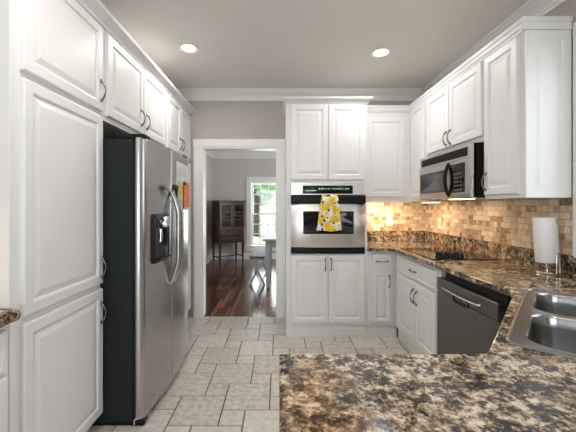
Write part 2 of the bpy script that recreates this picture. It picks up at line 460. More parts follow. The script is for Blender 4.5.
def sweep(prof, p0, p1, nrm, mb=None):
    """straight moulding: prof = closed [(out, z)] polygon"""
    mb = mb or MB(); p0, p1, nrm = Vector(p0), Vector(p1), Vector(nrm)
    rings = [[tuple(p + nrm * a + Vector((0, 0, z))) for a, z in prof] for p in (p0, p1)]
    return mb.loft(rings)

# ------------------------------------------------------------------ structure
XL, XR, YW, ZC = -1.70, 1.77, 3.88, 2.72
YB = -2.8
def struct(mb, name, mat, **k):
    return mb.build(name, mat, kind='structure', **k)

# kitchen floor: grout bed + two sizes of stone tile laid in a stepped pattern
struct(MB().box(XL - .1, YB - .1, -.12, XR + .1, YW + .02, -.004), 'floor_bed', M['grout'])
a_, b_, g_ = .310, .152, .0078
mb = MB(); tints = []
def put_tile(x0, y0, s_):
    x1, y1 = x0 + s_ - g_, y0 + s_ - g_
    x0c, x1c, y0c, y1c = max(x0, XL), min(x1, XR), max(y0, YB), min(y1, YW + .018)
    if x1c - x0c < .01 or y1c - y0c < .01: return
    mb.loft([[(x0c + i, y0c + i, z), (x1c - i, y0c + i, z), (x1c - i, y1c - i, z), (x0c + i, y1c - i, z)] for i, z in ((0, -.006), (0, -.0018), (.0018, 0))], cap0=False)
    tints.extend([random.random()] * 9)
for i in range(-30, 31):
    for j in range(-30, 31):
        x = -.681 + i * a_ - j * b_; y = 1.965 + i * b_ + j * a_
        if XL - .4 < x < XR + .4 and YB - .4 < y < YW + .4:
            put_tile(x, y, a_); put_tile(x + a_, y, b_)
fl = struct(mb, 'floor', M['ftile'])
att = fl.data.attributes.new('tint', 'FLOAT', 'FACE'); att.data.foreach_set('value', tints[:len(fl.data.polygons)])

# walls
WH, OP0, OP1, OPH = YW + .14, -.930, -.026, 2.04
mb = MB().box(XL - .1, YW, 0, OP0, WH, ZC).box(OP1, YW, 0, XR + .1, WH, ZC).box(OP0, YW, OPH, OP1, WH, ZC)
struct(mb, 'wall_back', M['wall'])
struct(MB().box(XL - .1, YB, 0, XL, YW, ZC), 'wall_left', M['wall'])
WY0, WY1, WZ0, WZ1 = .76, 1.78, 1.13, 2.30
mb = MB().box(XR, YB, 0, XR + .1, WY0, ZC).box(XR, WY1, 0, XR + .1, YW, ZC).box(XR, WY0, 0, XR + .1, WY1, WZ0).box(XR, WY0, WZ1, XR + .1, WY1, ZC)
struct(mb, 'wall_right', M['wall'])
mb = MB().box(XL - .1, YB - .1, 0, -1.40, YB, ZC).box(.35, YB - .1, 0, XR + .1, YB, ZC).box(-1.40, YB - .1, 0, .35, YB, .10).box(-1.40, YB - .1, 2.30, .35, YB, ZC)
struct(mb, 'wall_front', M['wall'])
struct(MB().box(XL - .1, YB - .1, ZC, XR + .1, YW, ZC + .08), 'ceiling', M['ceil'])

# ceiling crown
CROWN = [(0, 2.605), (.012, 2.605), (.016, 2.618), (.022, 2.622), (.030, 2.640), (.048, 2.662), (.066, 2.676), (.074, 2.680), (.078, 2.692), (.092, 2.698), (.096, 2.72), (0, 2.72)]
struct(sweep(CROWN, (XL, YW, 0), (XR, YW, 0), (0, -1, 0)), 'trim_1', M['trim'])
struct(sweep(CROWN, (XR, YB, 0), (XR, YW, 0), (-1, 0, 0)), 'trim_2', M['trim'])
struct(sweep(CROWN, (XL, YB, 0), (XL, YW, 0), (1, 0, 0)), 'trim_3', M['trim'])

# doorway casing and jamb
mb = MB()
CASE = [(0, 0), (.012, 0), (.016, .010), (.020, .030), (.022, .086), (.018, .096), (.012, .102), (0, .102)]
def casing_v(x_in, sgn, z1):
    rings = [[(x_in + sgn * w_, YW - t_, z) for t_, w_ in CASE] for z in (0, z1)]
    mb.loft(rings)
casing_v(OP0, -1, OPH); casing_v(OP1, 1, OPH)
mb.loft([[(x, YW - t_, OPH + w_) for t_, w_ in CASE] for x in (OP0 - .102, OP1 + .102)])
mb.box(OP0 - .02, YW - .002, 0, OP0 + .012, WH + .002, OPH).box(OP1 - .012, YW - .002, 0, OP1 + .02, WH + .002, OPH).box(OP0, YW - .002, OPH - .012, OP1, WH + .002, OPH + .02)
mb.box(OP0 - .11, WH, 0, OP0, WH + .02, OPH + .11).box(OP1, WH, 0, OP1 + .11, WH + .02, OPH + .11).box(OP0, WH, OPH, OP1, WH + .02, OPH + .11)
mb.box(OP0 - .006, YW - .012, 0, OP0 + .014, YW + .002, OPH)
struct(mb, 'trim_4', M['trim'])

# window over the corner sink (its casing shows beside the last wall cabinet)
mb = MB()
mb.box(1.722, WY1 - .01, 1.04, XR, WY1 + .112, WZ1 + .11).box(1.722, WY0 - .112, 1.04, XR, WY0 + .01, WZ1 + .11).box(1.722, WY0 + .01, WZ1 - .01, XR, WY1 - .01, WZ1 + .11).box(1.70, WY0 + .01, WZ0 - .03, XR, WY1 - .01, WZ0 + .01)
win1 = struct(mb, 'window_1', M['trim'], bevel=.004)
mb = MB()
for y in (WY0 + .02, (WY0 + WY1) / 2, WY1 - .02): mb.box(XR + .03, y - .02, WZ0, XR + .07, y + .02, WZ1)
for z in (WZ0 + .02, 1.7, WZ1 - .02): mb.box(XR + .03, WY0, z - .02, XR + .07, WY1, z + .02)
mb.build('window_sash', M['trim'], win1)
MB().box(XR + .048, WY0, WZ0, XR + .052, WY1, WZ1).build('window_pane', M['glass'], win1)
# added, unseen window behind the camera, sized to suit the fill light
mb = MB()
for x in (-1.38, -.53, .33): mb.box(x - .03, YB - .08, .10, x + .03, YB - .03, 2.30)
for z in (.13, 1.2, 2.27): mb.box(-1.40, YB - .08, z - .03, .35, YB - .03, z + .03)
win2 = struct(mb, 'fill_window', M['trim'])
MB().box(-1.40, YB - .057, .10, .35, YB - .053, 2.30).build('window_pane', M['glass'], win2)

# dining room shell
DX0, DX1, DY0, DY1, DZ = -1.70, 3.2, WH, 8.134, 2.75
struct(MB().box(DX0 - .1, YW + .02, -.12, DX1 + .1, DY1 + .1, 0), 'floor_dining', M['wood'])
struct(MB().box(DX0 - .1, DY0, 0, DX0, DY1, DZ), 'wall_dining_left', M['wall_dining'])
struct(MB().box(DX1, DY0, 0, DX1 + .1, DY1, DZ), 'wall_dining_right', M['wall_dining'])
struct(MB().box(DX0 - .1, DY0, DZ, DX1 + .1, DY1 + .1, DZ + .08), 'ceiling_dining', M['ceil_dining'])
struct(MB().box(XR + .1, DY0 - .1, 0, DX1 + .1, DY0, DZ), 'wall_dining_front', M['wall_dining'])
GX0, GX1, GZ0, GZ1 = -.701, .14, .354, 1.92
mb = MB().box(DX0 - .1, DY1, 0, GX0 - .03, DY1 + .14, DZ).box(GX1 + .03, DY1, 0, DX1 + .1, DY1 + .14, DZ)
mb.box(GX0 - .03, DY1, 0, GX1 + .03, DY1 + .14, GZ0 - .03).box(GX0 - .03, DY1, GZ1 + .03, GX1 + .03, DY1 + .14, DZ)
struct(mb, 'wall_dining_back', M['wall_dining'])
DCROWN = [(0, 2.535), (.015, 2.535), (.02, 2.56), (.04, 2.60), (.055, 2.62), (.07, 2.665), (.11, 2.70), (.12, 2.75), (0, 2.75)]
struct(sweep(DCROWN, (DX0, DY1, 0), (DX1, DY1, 0), (0, -1, 0)), 'trim_5', M['trim'])
struct(sweep(DCROWN, (DX0, DY0, 0), (DX0, DY1, 0), (1, 0, 0)), 'trim_6', M['trim'])
BASE = [(0, 0), (.026, 0), (.026, .02), (.016, .028), (.016, .115), (.009, .135), (0, .14)]
struct(sweep(BASE, (DX0, DY1, 0), (DX1, DY1, 0), (0, -1, 0)), 'baseboard_dining_back', M['trim'])
struct(sweep(BASE, (DX0, DY0, 0), (DX0, DY1, 0), (1, 0, 0)), 'baseboard_dining_left', M['trim'])
# dining window: casing, sashes with muntins, glass
mb = MB(); Y0 = DY1 - .028
mb.box(GX0 - .135, Y0, GZ0 - .03, GX0 - .01, DY1, GZ1 + .14).box(GX1 + .01, Y0, GZ0 - .03, GX1 + .135, DY1, GZ1 + .14).box(GX0 - .135, Y0 - .006, GZ1 + .01, GX1 + .135, DY1, GZ1 + .155)
mb.box(GX0 - .16, Y0 - .04, GZ0 - .045, GX1 + .16, DY1, GZ0 - .012).box(GX0 - .135, Y0, GZ0 - .14, GX1 + .135, DY1, GZ0 - .045)
mb.box(GX0 - .03, DY1, GZ0 - .03, GX0, DY1 + .12, GZ1 + .03).box(GX1, DY1, GZ0 - .03, GX1 + .03, DY1 + .12, GZ1 + .03)
win3 = struct(mb, 'window_3', M['trim'], bevel=.005)
GM = 1.137
def sash(z0, z1, y, nm):
    mb = MB(); f = .038
    mb.box(GX0, y, z0, GX0 + f, y + .035, z1).box(GX1 - f, y, z0, GX1, y + .035, z1).box(GX0 + f, y, z0, GX1 - f, y + .035, z0 + f).box(GX0 + f, y, z1 - f, GX1 - f, y + .035, z1)
    for k in (1, 2, 3):
        x = GX0 + f + (GX1 - GX0 - 2 * f) * k / 4; mb.box(x - .010, y + .006, z0 + f, x + .010, y + .03, z1 - f)
    for k in (1, 2):
        z = z0 + f + (z1 - z0 - 2 * f) * k / 3; mb.box(GX0 + f, y + .006, z - .010, GX1 - f, y + .03, z + .010)
    s_ = mb.build('window_sash', M['trim'], win3)
    MB().box(GX0 + f, y + .016, z0 + f, GX1 - f, y + .020, z1 - f).build('window_pane', M['glass'], s_)
sash(GZ0, GM + .02, DY1 + .02, 'lower'); sash(GM - .02, GZ1, DY1 + .06, 'upper')

# ------------------------------------------------------------------ cabinets: left run
LF = -1.077                                   # frame face of the left run (doors stand .021 proud)
def crown_left(y0, y1, mbx=None):
    P = [(0, 2.425), (.012, 2.425), (.018, 2.44), (.034, 2.455), (.052, 2.472), (.060, 2.478), (.066, 2.497), (0, 2.497)]
    return sweep(P, (LF, y0, 0), (LF, y1, 0), (1, 0, 0), mbx)

pan = thing('pantry_cabinet', 'tall white three-door pantry cabinet beside the near side of the refrigerator', 'cabinet', (-1.38, 1.61, 0))
mb = MB().box(XL + .003, 1.285, .10, LF, 1.938, 2.497).box(XL + .003, 1.285, 0, LF - .06, 1.938, .10)
mb.build('body', M['cab'], pan, bevel=.0015)
crown_left(1.282, 1.938).build('crown_moulding', M['cab'], pan)
door('L', LF, 1.334, 1.934, 1.903, 2.408, pan, 1.905, 2.02)
door('L', LF, 1.334, 1.934, .875, 1.872, pan, 1.905, .975)
door('L', LF, 1.334, 1.934, .100, .843, pan, 1.905, .705)

cab = thing('kitchen_cabinet', 'white two-door wall cabinet directly above the refrigerator', 'cabinet', (-1.38, 2.51, 1.862), 'wall cabinets of the left run')
MB().box(XL + .003, 1.940, 1.862, LF, 3.03, 2.497).build('body', M['cab'], cab)
crown_left(1.940, 3.03).build('crown_moulding', M['cab'], cab)
door('L', LF, 1.992, 2.512, 1.896, 2.408, cab, 2.462, 2.01)
door('L', LF, 2.524, 3.012, 1.896, 2.408, cab, 2.562, 2.005)
cab = thing('kitchen_cabinet', 'white two-door wall cabinet between refrigerator top and the doorway wall', 'cabinet', (-1.38, 3.45, 1.862), 'wall cabinets of the left run')
MB().box(XL + .003, 3.032, 1.862, LF, YW - .026, 2.497).build('body', M['cab'], cab)
crown_left(3.032, YW - .026).build('crown_moulding', M['cab'], cab)
door('L', LF, 3.05, 3.462, 1.896, 2.408, cab, 3.425, 2.0)
door('L', LF, 3.474, 3.845, 1.896, 2.408, cab, 3.51, 2.0)
cab = thing('tall_cabinet', 'tall white cabinet glimpsed between the refrigerator and the doorway casing', 'cabinet', (-1.38, 3.45, 0))
MB().box(XL + .003, 3.032, .10, LF, YW - .026, 1.86).box(XL + .003, 3.032, 0, LF - .05, YW - .026, .10).build('body', M['cab'], cab)
door('L', LF, 3.05, 3.462, .12, 1.84, cab, 3.437, 1.0)
door('L', LF, 3.474, 3.845, .12, 1.84, cab, 3.499, 1.0)

lb = thing('base_cabinet', 'white base cabinet with a drawer under the short left counter', 'cabinet', (-1.38, .8, 0))
MB().box(XL + .003, .35, .10, -1.062, 1.262, .886).box(XL + .003, .35, 0, -1.13, 1.262, .10).build('body', M['cab'], lb)
for y0, y1 in ((.37, .80), (.815, 1.235)):
    door('L', -1.062, y0, y1, .70, .862, lb, (y0 + y1) / 2, .78, name='drawer', horiz=True)
    door('L', -1.062, y0, y1, .12, .685, lb, y0 + .05 if y0 > .5 else y1 - .05, .6)
mb = MB().rrects(.34, 1.261, .887, .935, .0235, [(0, 0), (0, .655)], seg=6)
for i, p in enumerate(mb.v): mb.v[i] = Vector((XL + .003 + p.z, p.x, p.y))
mb = MB()
prof = [(XL + .003, .887), (-1.035, .887)] + [(-1.035 + .024 * math.sin(math.radians(t)), .911 - .024 * math.cos(math.radians(t))) for t in range(15, 180, 15)] + [(-1.035, .935), (XL + .003, .935)]
mb.loft([[(x, y, z) for x, z in prof] for y in (.34, 1.261)])
tag(mb.build('countertop', M['granite'], smooth=40), 'short brown granite counter against the near side of the tall pantry', 'countertop')
lu = thing('kitchen_cabinet', 'white wall cabinet hung over the short left counter', 'cabinet', (-1.53, .8, 1.39))
MB().box(XL + .003, .35, 1.39, -1.38, 1.262, 2.44).build('body', M['cab'], lu)
door('L', -1.38, .37, .80, 1.41, 2.40, lu, .775, 1.48); door('L', -1.38, .815, 1.24, 1.41, 2.40, lu, .84, 1.48)
lt = thing('under_cabinet_light', 'warm strip light under the wall cabinet over the short left counter', 'light', (-1.5, .8, 1.375))
MB().box(-1.55, .45, 1.372, -1.49, 1.15, 1.3895).build('housing', M['white_plastic'], lt)
MB().box(-1.545, .46, 1.369, -1.495, 1.14, 1.3725).build('lens', M['warm'], lt)
area_light('strip_glow_left', (-1.52, .8, 1.366), (-1.52, .8, 0), .05, .68, 3.0, (1, .80, .62))

# ------------------------------------------------------------------ refrigerator
fr = thing('refrigerator', 'stainless side-by-side refrigerator with black water dispenser and dark case', 'refrigerator', (-1.25, 2.42, 0))
FY0, FY1, FS = 1.942, 2.90, 2.375
MB().box(-1.66, FY0 + .004, .03, -.886, FY1 - .004, 1.745).build('case', M['case'], fr, bevel=.006)
MB().box(-1.62, FY0 + .02, .0, -.89, FY1 - .02, .05).build('kick_plate', M['black'], fr)
def fx(y):                                    # bowed front
    t = (y - (FY0 + FY1) / 2) / ((FY1 - FY0) / 2)
    return -.793 - .026 * abs(t) ** 2.2
def fridge_door(y0, y1, nm, rl, rr, rx):
    poly = [(-.866, y0), ]
    pts = []
    n = 14
    for k in range(n + 1):
        y = y0 + (y1 - y0) * k / n
        x = fx(y)
        pts.append((x, y))
    # rounded ends
    def rnd(y_edge, sgn, r):
        out = []
        for k in range(6):
            a = math.radians(90 * k / 6)
            yy = y_edge + sgn * r * (1 - math.sin(a)); xx = fx(y_edge) - r * .9 * (1 - math.cos(math.radians(90) - a)) if False else fx(y_edge) - r * (1 - math.sin(math.radians(90 * k / 6)))
            out.append((fx(y_edge) - r * (1 - math.sin(a)), y_edge + sgn * r * (1 - math.cos(a))))
        return out
    left = [(fx(y0 + rl) - rx * (1 - math.sin(math.radians(t))), y0 + rl * (1 - math.cos(math.radians(t)))) for t in range(0, 90, 12)]
    right = [(fx(y1 - rr) - rr * (1 - math.sin(math.radians(t))), y1 - rr * (1 - math.cos(math.radians(t)))) for t in range(78, -1, -12)]
    mid = [(fx(y0 + rl + (y1 - rr - y0 - rl) * k / n), y0 + rl + (y1 - rr - y0 - rl) * k / n) for k in range(n + 1)]
    poly = [(-.866, y0)] + left + mid + right + [(-.866, y1)]
    mb = MB(); mb.loft([[(x, y, z) for x, y in poly] for z in (.053, 1.752)])
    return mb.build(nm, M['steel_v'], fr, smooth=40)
fd = fridge_door(FY0, FS - .003, 'freezer_door', .050, .020, .045)
rd = fridge_door(FS + .003, FY1, 'refrigerator_door', .020, .03, .02)
MB().box(-.886, FY0 + .006, .06, -.866, FY1 - .012, 1.74).build('gasket', M['black'], fr)
# hinge covers on top
for y in (FY0 + .04, FY1 - .10):
    MB().box(-.985, y - .03, 1.745, -.815, y + .06, 1.777).build('hinge_cover', M['black'], fr, bevel=.008)
mb = MB().box(-.90, FY0 + .01, .0, -.82, FY0 + .075, .048); mb.build('hinge_foot', M['black'], fr, bevel=.01)
mb = MB().tube([(-.876, FY0 + .004, .012), (-.876, FY0 + .004, .044), (-.868, FY0 + .005, .049), (-.839, FY0 + .012, .050), (-.822, FY0 + .03, .051)], .004, 8)
mb.build('hinge_pin', M['chrome'], fr, smooth=60)
# handles: two long bows
def fridge_handle(y, par):
    pts = []
    x0 = fx(y)
    for k in range(25):
        t = k / 24; z = .775 + t * (1.455 - .775)
        bow = min(1, math.sin(math.pi * t) * 1.45)
        pts.append((x0 + .003 + .058 * bow ** .8, y, z))
    MB().tube(pts, .016, 12).build('handle', M['steel_v'], par, smooth=60)
fridge_handle(FS - .035, fd); fridge_handle(FS + .040, rd)
# dispenser
DY, DY2, DZ0, DZ1 = 2.050, 2.320, .965, 1.285
m4 = face_matrix('L', -.797)
mb = MB(m4).rrects(DY, DY2, DZ0, DZ1, .02, [(0, -.02), (0, .004), (.004, .007), (.012, .007), (.016, .003), (.017, .001)], cap0=False)
dp = mb.build('dispenser', M['black'], fd, smooth=35)
MB(m4).rrects(DY + .015, DY2 - .015, 1.185, DZ1 - .015, .012, [(0, 0), (0, .005), (.006, .008)]).build('control_panel', M['blackglass'], dp, smooth=40)
MB(m4).box(DY + .03, DZ0 + .02, .0, DY2 - .03, DZ0 + .032, .03).build('drip_tray', M['black'], dp)
MB(m4).tube([(DY + .09, 1.185, .006), (DY + .09, 1.14, .012), (DY + .09, 1.10, .006)], .012, 8).build('spout', M['chrome'], dp, smooth=60)
MB(m4).tube([(DY + .18, 1.185, .006), (DY + .18, 1.13, .012), (DY + .18, 1.07, .006)], .014, 8).build('paddle', M['black'], dp, smooth=60)
MB(m4).lathe((DY + .07, 1.235, .012), [(.012, 0), (.012, .004), (.009, .006)], 16).build('button', M['pewter'], dp, smooth=40)

# what hangs on the right door
def on_door(y):    return fx(y) + .0015
def door_sheet(y0, y1, z0, z1, mat, nm, off=0.0, curl=.0):
    n = 8; v = []; f = []
    for k in range(n + 1):
        y = y0 + (y1 - y0) * k / n
        x = on_door(y) + off + curl * (k / n) ** 2
        for z in (z0, z1): v += [(x, y, z), (x + .0012, y, z)]
    mb = MB()
    rings = [[v[4 * k], v[4 * k + 1], v[4 * k + 3], v[4 * k + 2]] for k in range(n + 1)]
    mb.loft(rings); return mb.build(nm, mat, None)
tag(door_sheet(2.475, 2.86, 1.30, 1.685, M['sheet'], 'paper_sheet'), 'large pale grey sheet on the refrigerator door, behind the yellow card', 'paper')
tag(door_sheet(2.50, 2.65, 1.395, 1.535, M['yellow'], 'card', .003), 'yellow patterned card stuck on the refrigerator door', 'card')
tag(door_sheet(2.67, 2.86, 1.325, 1.54, M['orange'], 'drawing', .003, .012), 'orange paper drawing at the far edge of the refrigerator door', 'paper')
tag(MB().box(on_door(2.645) + .0045, 2.652, 1.315, on_door(2.645) + .009, 2.672, 1.535).build('ribbon', M['brownp']), 'dark red strip hanging between yellow card and orange drawing', 'ribbon')
for y, z, lb_ in ((2.70, 1.525, 'round black magnet at the top of the orange drawing'), (2.545, 1.375, 'round black magnet below the yellow card')):
    x = on_door(y) + .005
    tag(MB().lathe((x, y, z), [(.014, 0), (.016, .004), (.014, .010), (.006, .012)], 16, 'X').build('magnet', M['navy'], smooth=50), lb_, 'magnet', 'magnets on the refrigerator')
mb = MB()
yb = FS - .070
for sg in (-1, 1):
    mb.lathe((fx(yb) + .050, yb + sg * .030, 1.47), [(.002, -.022), (.012, -.014), (.015, 0), (.012, .014), (.002, .022)], 12, 'Z')
mb.tube([(fx(yb) + .050, yb - .03, 1.47), (fx(yb) + .058, yb, 1.475), (fx(yb) + .050, yb + .03, 1.47)], .010, 8)
mb.tube([(fx(yb) + .054, yb, 1.475), (fx(yb) + .056, yb + .005, 1.44), (fx(yb) + .054, yb + .02, 1.405)], [.010, .012, .004], 8)
tag(mb.build('bow', M['navy'], smooth=60), 'dark navy bow tied at the top of the refrigerator handles', 'bow')

# ------------------------------------------------------------------ oven cabinet and wall oven
BF = 3.281                                    # frame face of the back run
OX0, OX1 = .070, .893
oc = thing('oven_cabinet', 'tall white cabinet housing the wall oven, right of the doorway', 'cabinet', (.48, 3.57, 0))
mb = MB().box(OX0, BF, .118, .118, YW - .003, 2.43).box(0.870, BF, .118, OX1, YW - .003, 2.43)
mb.box(.118, BF, 1.582, .870, YW - .003, 2.43).box(.118, BF, .118, .870, YW - .003, .850).box(.118, YW - .05, .85, .870, YW - .003, 1.582)
mb.build('body', M['cab'], oc)
mb = MB().loft([[(OX0 + .001, YW - .03, z), (OX0 + .001, BF - t_, z), (OX1 - .001, BF - t_, z), (OX1 - .001, YW - .03, z)] for z, t_ in ((0, -.010), (.085, -.010), (.095, -.018), (.1175, -.022))])
mb.build('toe_board', M['cab'], oc)
P = [(0, 2.378), (.010, 2.378), (.014, 2.388), (.026, 2.398), (.044, 2.412), (.050, 2.418), (.052, 2.434), (0, 2.434)]
UB_ = 3.586
mb = MB()
mb.loft([[(OX0 - o_ * .55, YW - .1, z), (OX0 - o_ * .55, BF - .004 - o_, z), (OX1 + o_ * .85, BF - .004 - o_, z), (OX1 + o_ * .85, UB_ - .026, z)] for o_, z in P[1:-1]])
mb.build('crown_moulding', M['cab'], oc)
door('B', BF, .118, .491, 1.603, 2.366, oc); door('B', BF, .499, .868, 1.603, 2.366, oc)
door('B', BF, .122, .491, .150, .836, oc, .466, .745); door('B', BF, .499, .868, .150, .836, oc, .524, .745)

ov = thing('oven', 'stainless built-in wall oven with a wide black handle bar', 'oven', (.494, 3.5, .852))
fm = face_matrix('B', BF)
MB().box(.122, BF + .001, .852, .866, YW - .06, 1.580).build('cavity', M['black'], ov)
mb = MB(fm).rects(.119, .869, 1.448, 1.579, [(0, 0), (0, .018), (.004, .022), (.010, .022)])
cp = mb.build('control_panel', M['steel_h'], ov)
MB(fm).rrects(.238, .745, 1.462, 1.545, .008, [(0, .02), (0, .0235), (.003, .025)]).build('display', M['blackglass'], cp, smooth=40)
mb = MB(fm)
random.seed(5)
for k in range(13):
    u = .40 + k * .0245; h = random.choice((.008, .012, .016))
    mb.box(u, 1.512 - h / 2, .025, u + random.choice((.008, .013)), 1.512 + h / 2, .0256)
mb.build('digits', M['digits'], cp)
mb = MB(fm)
for k in range(5): mb.box(.27 + k * .02, 1.492, .025, .283 + k * .02, 1.496, .0256)
mb.build('indicator', M['digits'], cp)
# bowed steel door
def nb(u): 
    t = abs((u - .494) / .375); return .012 + .030 * (1 - t ** 4)
mb = MB(fm); us = [.119 + .75 * k / 24 for k in range(25)]
rings = [[(u, .920, 0), (u, .920, nb(u) - .004), (u, .926, nb(u)), (u, 1.356, nb(u)), (u, 1.362, nb(u) - .004), (u, 1.362, 0)] for u in us]
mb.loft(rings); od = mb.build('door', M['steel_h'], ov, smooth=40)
mb = MB(fm); mb.rrects(.240, .750, 1.055, 1.285, .012, [(0, .030), (0, .0425), (.004, .044), (.010, .044), (.012, .0425)]); mb.build('window', M['blackglass'], od, smooth=40)
mb = MB(fm).rects(.119, .869, 1.362, 1.446, [(0, .0), (0, .045), (.006, .056), (.014, .060)]); mb.build('handle', M['black'], ov)
mb = MB(fm).rects(.119, .869, .855, .918, [(0, 0), (0, .018), (.004, .022)]); mb.build('vent_strip', M['black'], ov)
mb = MB(fm)
for k in range(14): mb.box(.16 + k * .05, .884, .022, .20 + k * .05, .890, .0235)
mb.box(.145, .903, .022, .235, .908, .0226, 0)
mb.build('vent_slot', M['dark'], ov)

# towel over the oven handle
mb = MB(); nu, nv = 30, 34; grid = []
path = []
yo = BF - .060
def towel_pt(s, t):
    # s 0..1 across, t: 0 back hem .. 1 front hem
    if t < .22:   z = 1.36 + (1.447 - 1.36) * t / .22; y = BF - .004 ; lip = 0
    z_top = 1.450
    return None
rows = []
for j in range(nv + 1):
    t = j / nv
    if t < .12: k = t / .12; y0 = yo + .004; z0 = z = 1.449; y = BF - .028 - .032 * k
    else:
        k = (t - .12) / .88; y = yo - .006 - .006 * k; z = 1.449 - .36 * k
    rows.append((y, z, max(0, (t - .12) / .88)))
for y, z, k in rows:
    w_ = .150 + (.250 - .150) * (k ** .8); cx_ = .504 - .008 * k
    row = []
    for i in range(nu + 1):
        s_ = i / nu - .5
        fold = .010 * (1 - .45 * k) * math.sin(s_ * 19 + .6) + .006 * math.sin(s_ * 41 + 2 * k)
        row.append((cx_ + s_ * w_, y - .014 * min(1, k * 9) - fold * min(1, k * 5 + .15), z - (.006 * math.sin(s_ * 9 + 1) * k)))
    grid.append(row)
vs = [p for r in grid for p in r]; fs = [(j * (nu + 1) + i, j * (nu + 1) + i + 1, (j + 1) * (nu + 1) + i + 1, (j + 1) * (nu + 1) + i) for j in range(nv) for i in range(nu)]
mb.add(vs, fs); tw = mb.build('dish_towel', M['towel'], smooth=70)
sm = tw.modifiers.new('thick', 'SOLIDIFY'); sm.thickness = .003; sm.offset = 0
tag(tw, 'white dish towel printed with yellow lemons hanging from the oven handle', 'towel')

# ------------------------------------------------------------------ upper cabinets, back and right
UF = 1.456                                    # frame face of right uppers
UB = 3.586                                    # frame face of back upper
PU = [(0, 2.378), (.008, 2.378), (.010, 2.392), (.016, 2.400), (.018, 2.422), (.024, 2.428), (.024, 2.452), (0, 2.452)]
bu = thing('kitchen_cabinet', 'white single-door wall cabinet beside the oven, above the lit tile', 'cabinet', (1.16, 3.72, 1.387), 'wall cabinets of the right corner')
MB().box(.896, UB, 1.400, UF - .001, YW - .014, 2.452).box(.896, UB, 1.378, UF - .001, UB + .018, 1.400).build('body', M['cab'], bu)
sweep(PU, (.93, UB, 0), (UF - .001, UB, 0), (0, -1, 0)).build('crown_moulding', M['cab'], bu)
door('B', UB, .965, 1.392, 1.438, 2.322, bu)
def crown_right(y0, y1): return sweep(PU, (UF, y0, 0), (UF, y1, 0), (-1, 0, 0))
UBK = 1.724
c1 = thing('kitchen_cabinet', 'white narrow corner wall cabinet left of the microwave', 'cabinet', (1.6, 3.36, 1.387), 'wall cabinets of the right corner')
MB().box(UF, 3.152, 1.387, UBK, YW - .014, 2.452).build('body', M['cab'], c1)
crown_right(3.152, UB - .026).build('crown_moulding', M['cab'], c1)
door('R', UF, 3.185, 3.535, 1.415, 2.368, c1, fw=.05)
c2 = thing('kitchen_cabinet', 'white two-door wall cabinet directly above the microwave', 'cabinet', (1.6, 2.72, 1.80), 'wall cabinets of the right corner')
MB().box(UF, 2.278, 1.802, UBK, 3.151, 2.452).build('body', M['cab'], c2)
crown_right(2.278, 3.151).build('crown_moulding', M['cab'], c2)
door('R', UF, 2.735, 3.140, 1.838, 2.368, c2, 2.765, 1.915); door('R', UF, 2.292, 2.727, 1.838, 2.368, c2, 2.697, 1.915)
c3 = thing('kitchen_cabinet', 'white tall-door wall cabinet with panelled end, right of the microwave', 'cabinet', (1.6, 2.07, 1.387), 'wall cabinets of the right corner')
MB().box(UF, 1.910, 1.387, UBK, 2.277, 2.452).build('body', M['cab'], c3)
crown_right(1.910, 2.277).build('crown_moulding', M['cab'], c3)
door('R', UF, 1.945, 2.262, 1.412, 2.368, c3, 2.235, 1.505)
m4 = face_matrix('B', 1.910)
MB(m4).rects(UF - .001, UBK, 1.387, 2.376, [(0, 0), (.0, .011), (.002, .012), (.050, .012), (.055, .006), (.060, .006), (.082, .0105)]).build('end_panel', M['cab'], c3)
MB(m4).box(UF - .024, 2.378, 0, UBK, 2.392, .016).box(UF - .024, 2.392, 0, UBK, 2.424, .014).box(UF - .024, 2.424, 0, UBK, 2.452, .020).build('end_moulding', M['cab'], c3)

# ------------------------------------------------------------------ microwave
mw = thing('microwave', 'stainless over-the-range microwave with black bowed handle', 'microwave', (1.56, 2.72, 1.395))
MX = 1.376
MB().box(MX + .012, 2.300, 1.398, UBK, 3.146, 1.792).build('body', M['black'], mw, bevel=.003)
fm = face_matrix('R', MX + .012)
a, b = -3.146, -2.300
mb = MB(fm).rects(a, b, 1.395, 1.793, [(0, -.02), (0, .006), (.004, .012), (.010, .012)]); ff = mb.build('front_frame', M['steel_y'], mw)
gv = MB(fm).box(a + .035, 1.708, .008, b - .055, 1.772, .0126).build('vent_recess', M['dark'], mw)
mb = MB(fm)
for k in range(7): z = 1.712 + k * .0085; mb.box(a + .035, z, .0126, b - .055, z + .0035, .0165)
mb.build('vent_grille', M['black'], gv)
md = MB(fm).rects(a + .006, b - .004, 1.400, 1.690, [(0, .010), (0, .018), (.004, .022), (.012, .022)]).build('door', M['steel_y'], mw)
MB(fm).rrects(a + .030, -2.635, 1.452, 1.635, .02, [(0, .02), (0, .0235), (.004, .0245), (.016, .0245), (.019, .0225)]).build('window', M['greyglass'], md, smooth=40)
cpn = MB(fm).rrects(-2.565, -2.372, 1.440, 1.662, .012, [(0, .02), (0, .0245), (.004, .026)]).build('control_panel', M['blackglass'], md, smooth=40)
mb = MB(fm)
for r_ in range(5):
    for q in range(3):
        mb.box(-2.515 + q * .042, 1.455 + r_ * .030, .026, -2.487 + q * .042, 1.470 + r_ * .030, .0266)
mb.build('keys', M['knobtxt'], cpn)
MB(fm).box(-2.515, 1.618, .026, -2.40, 1.645, .0266).build('display', M['dark'], cpn)
pts = []; rs = []
for k in range(21):
    t = k / 20; a_ = math.pi * t
    pts.append((-2.600, 1.415 + t * .265, .018 + .034 * math.sin(a_) ** .8)); rs.append(.011 + .005 * math.sin(a_))
MB(fm).tube(pts, rs, 12).build('handle', M['black'], md, smooth=60)

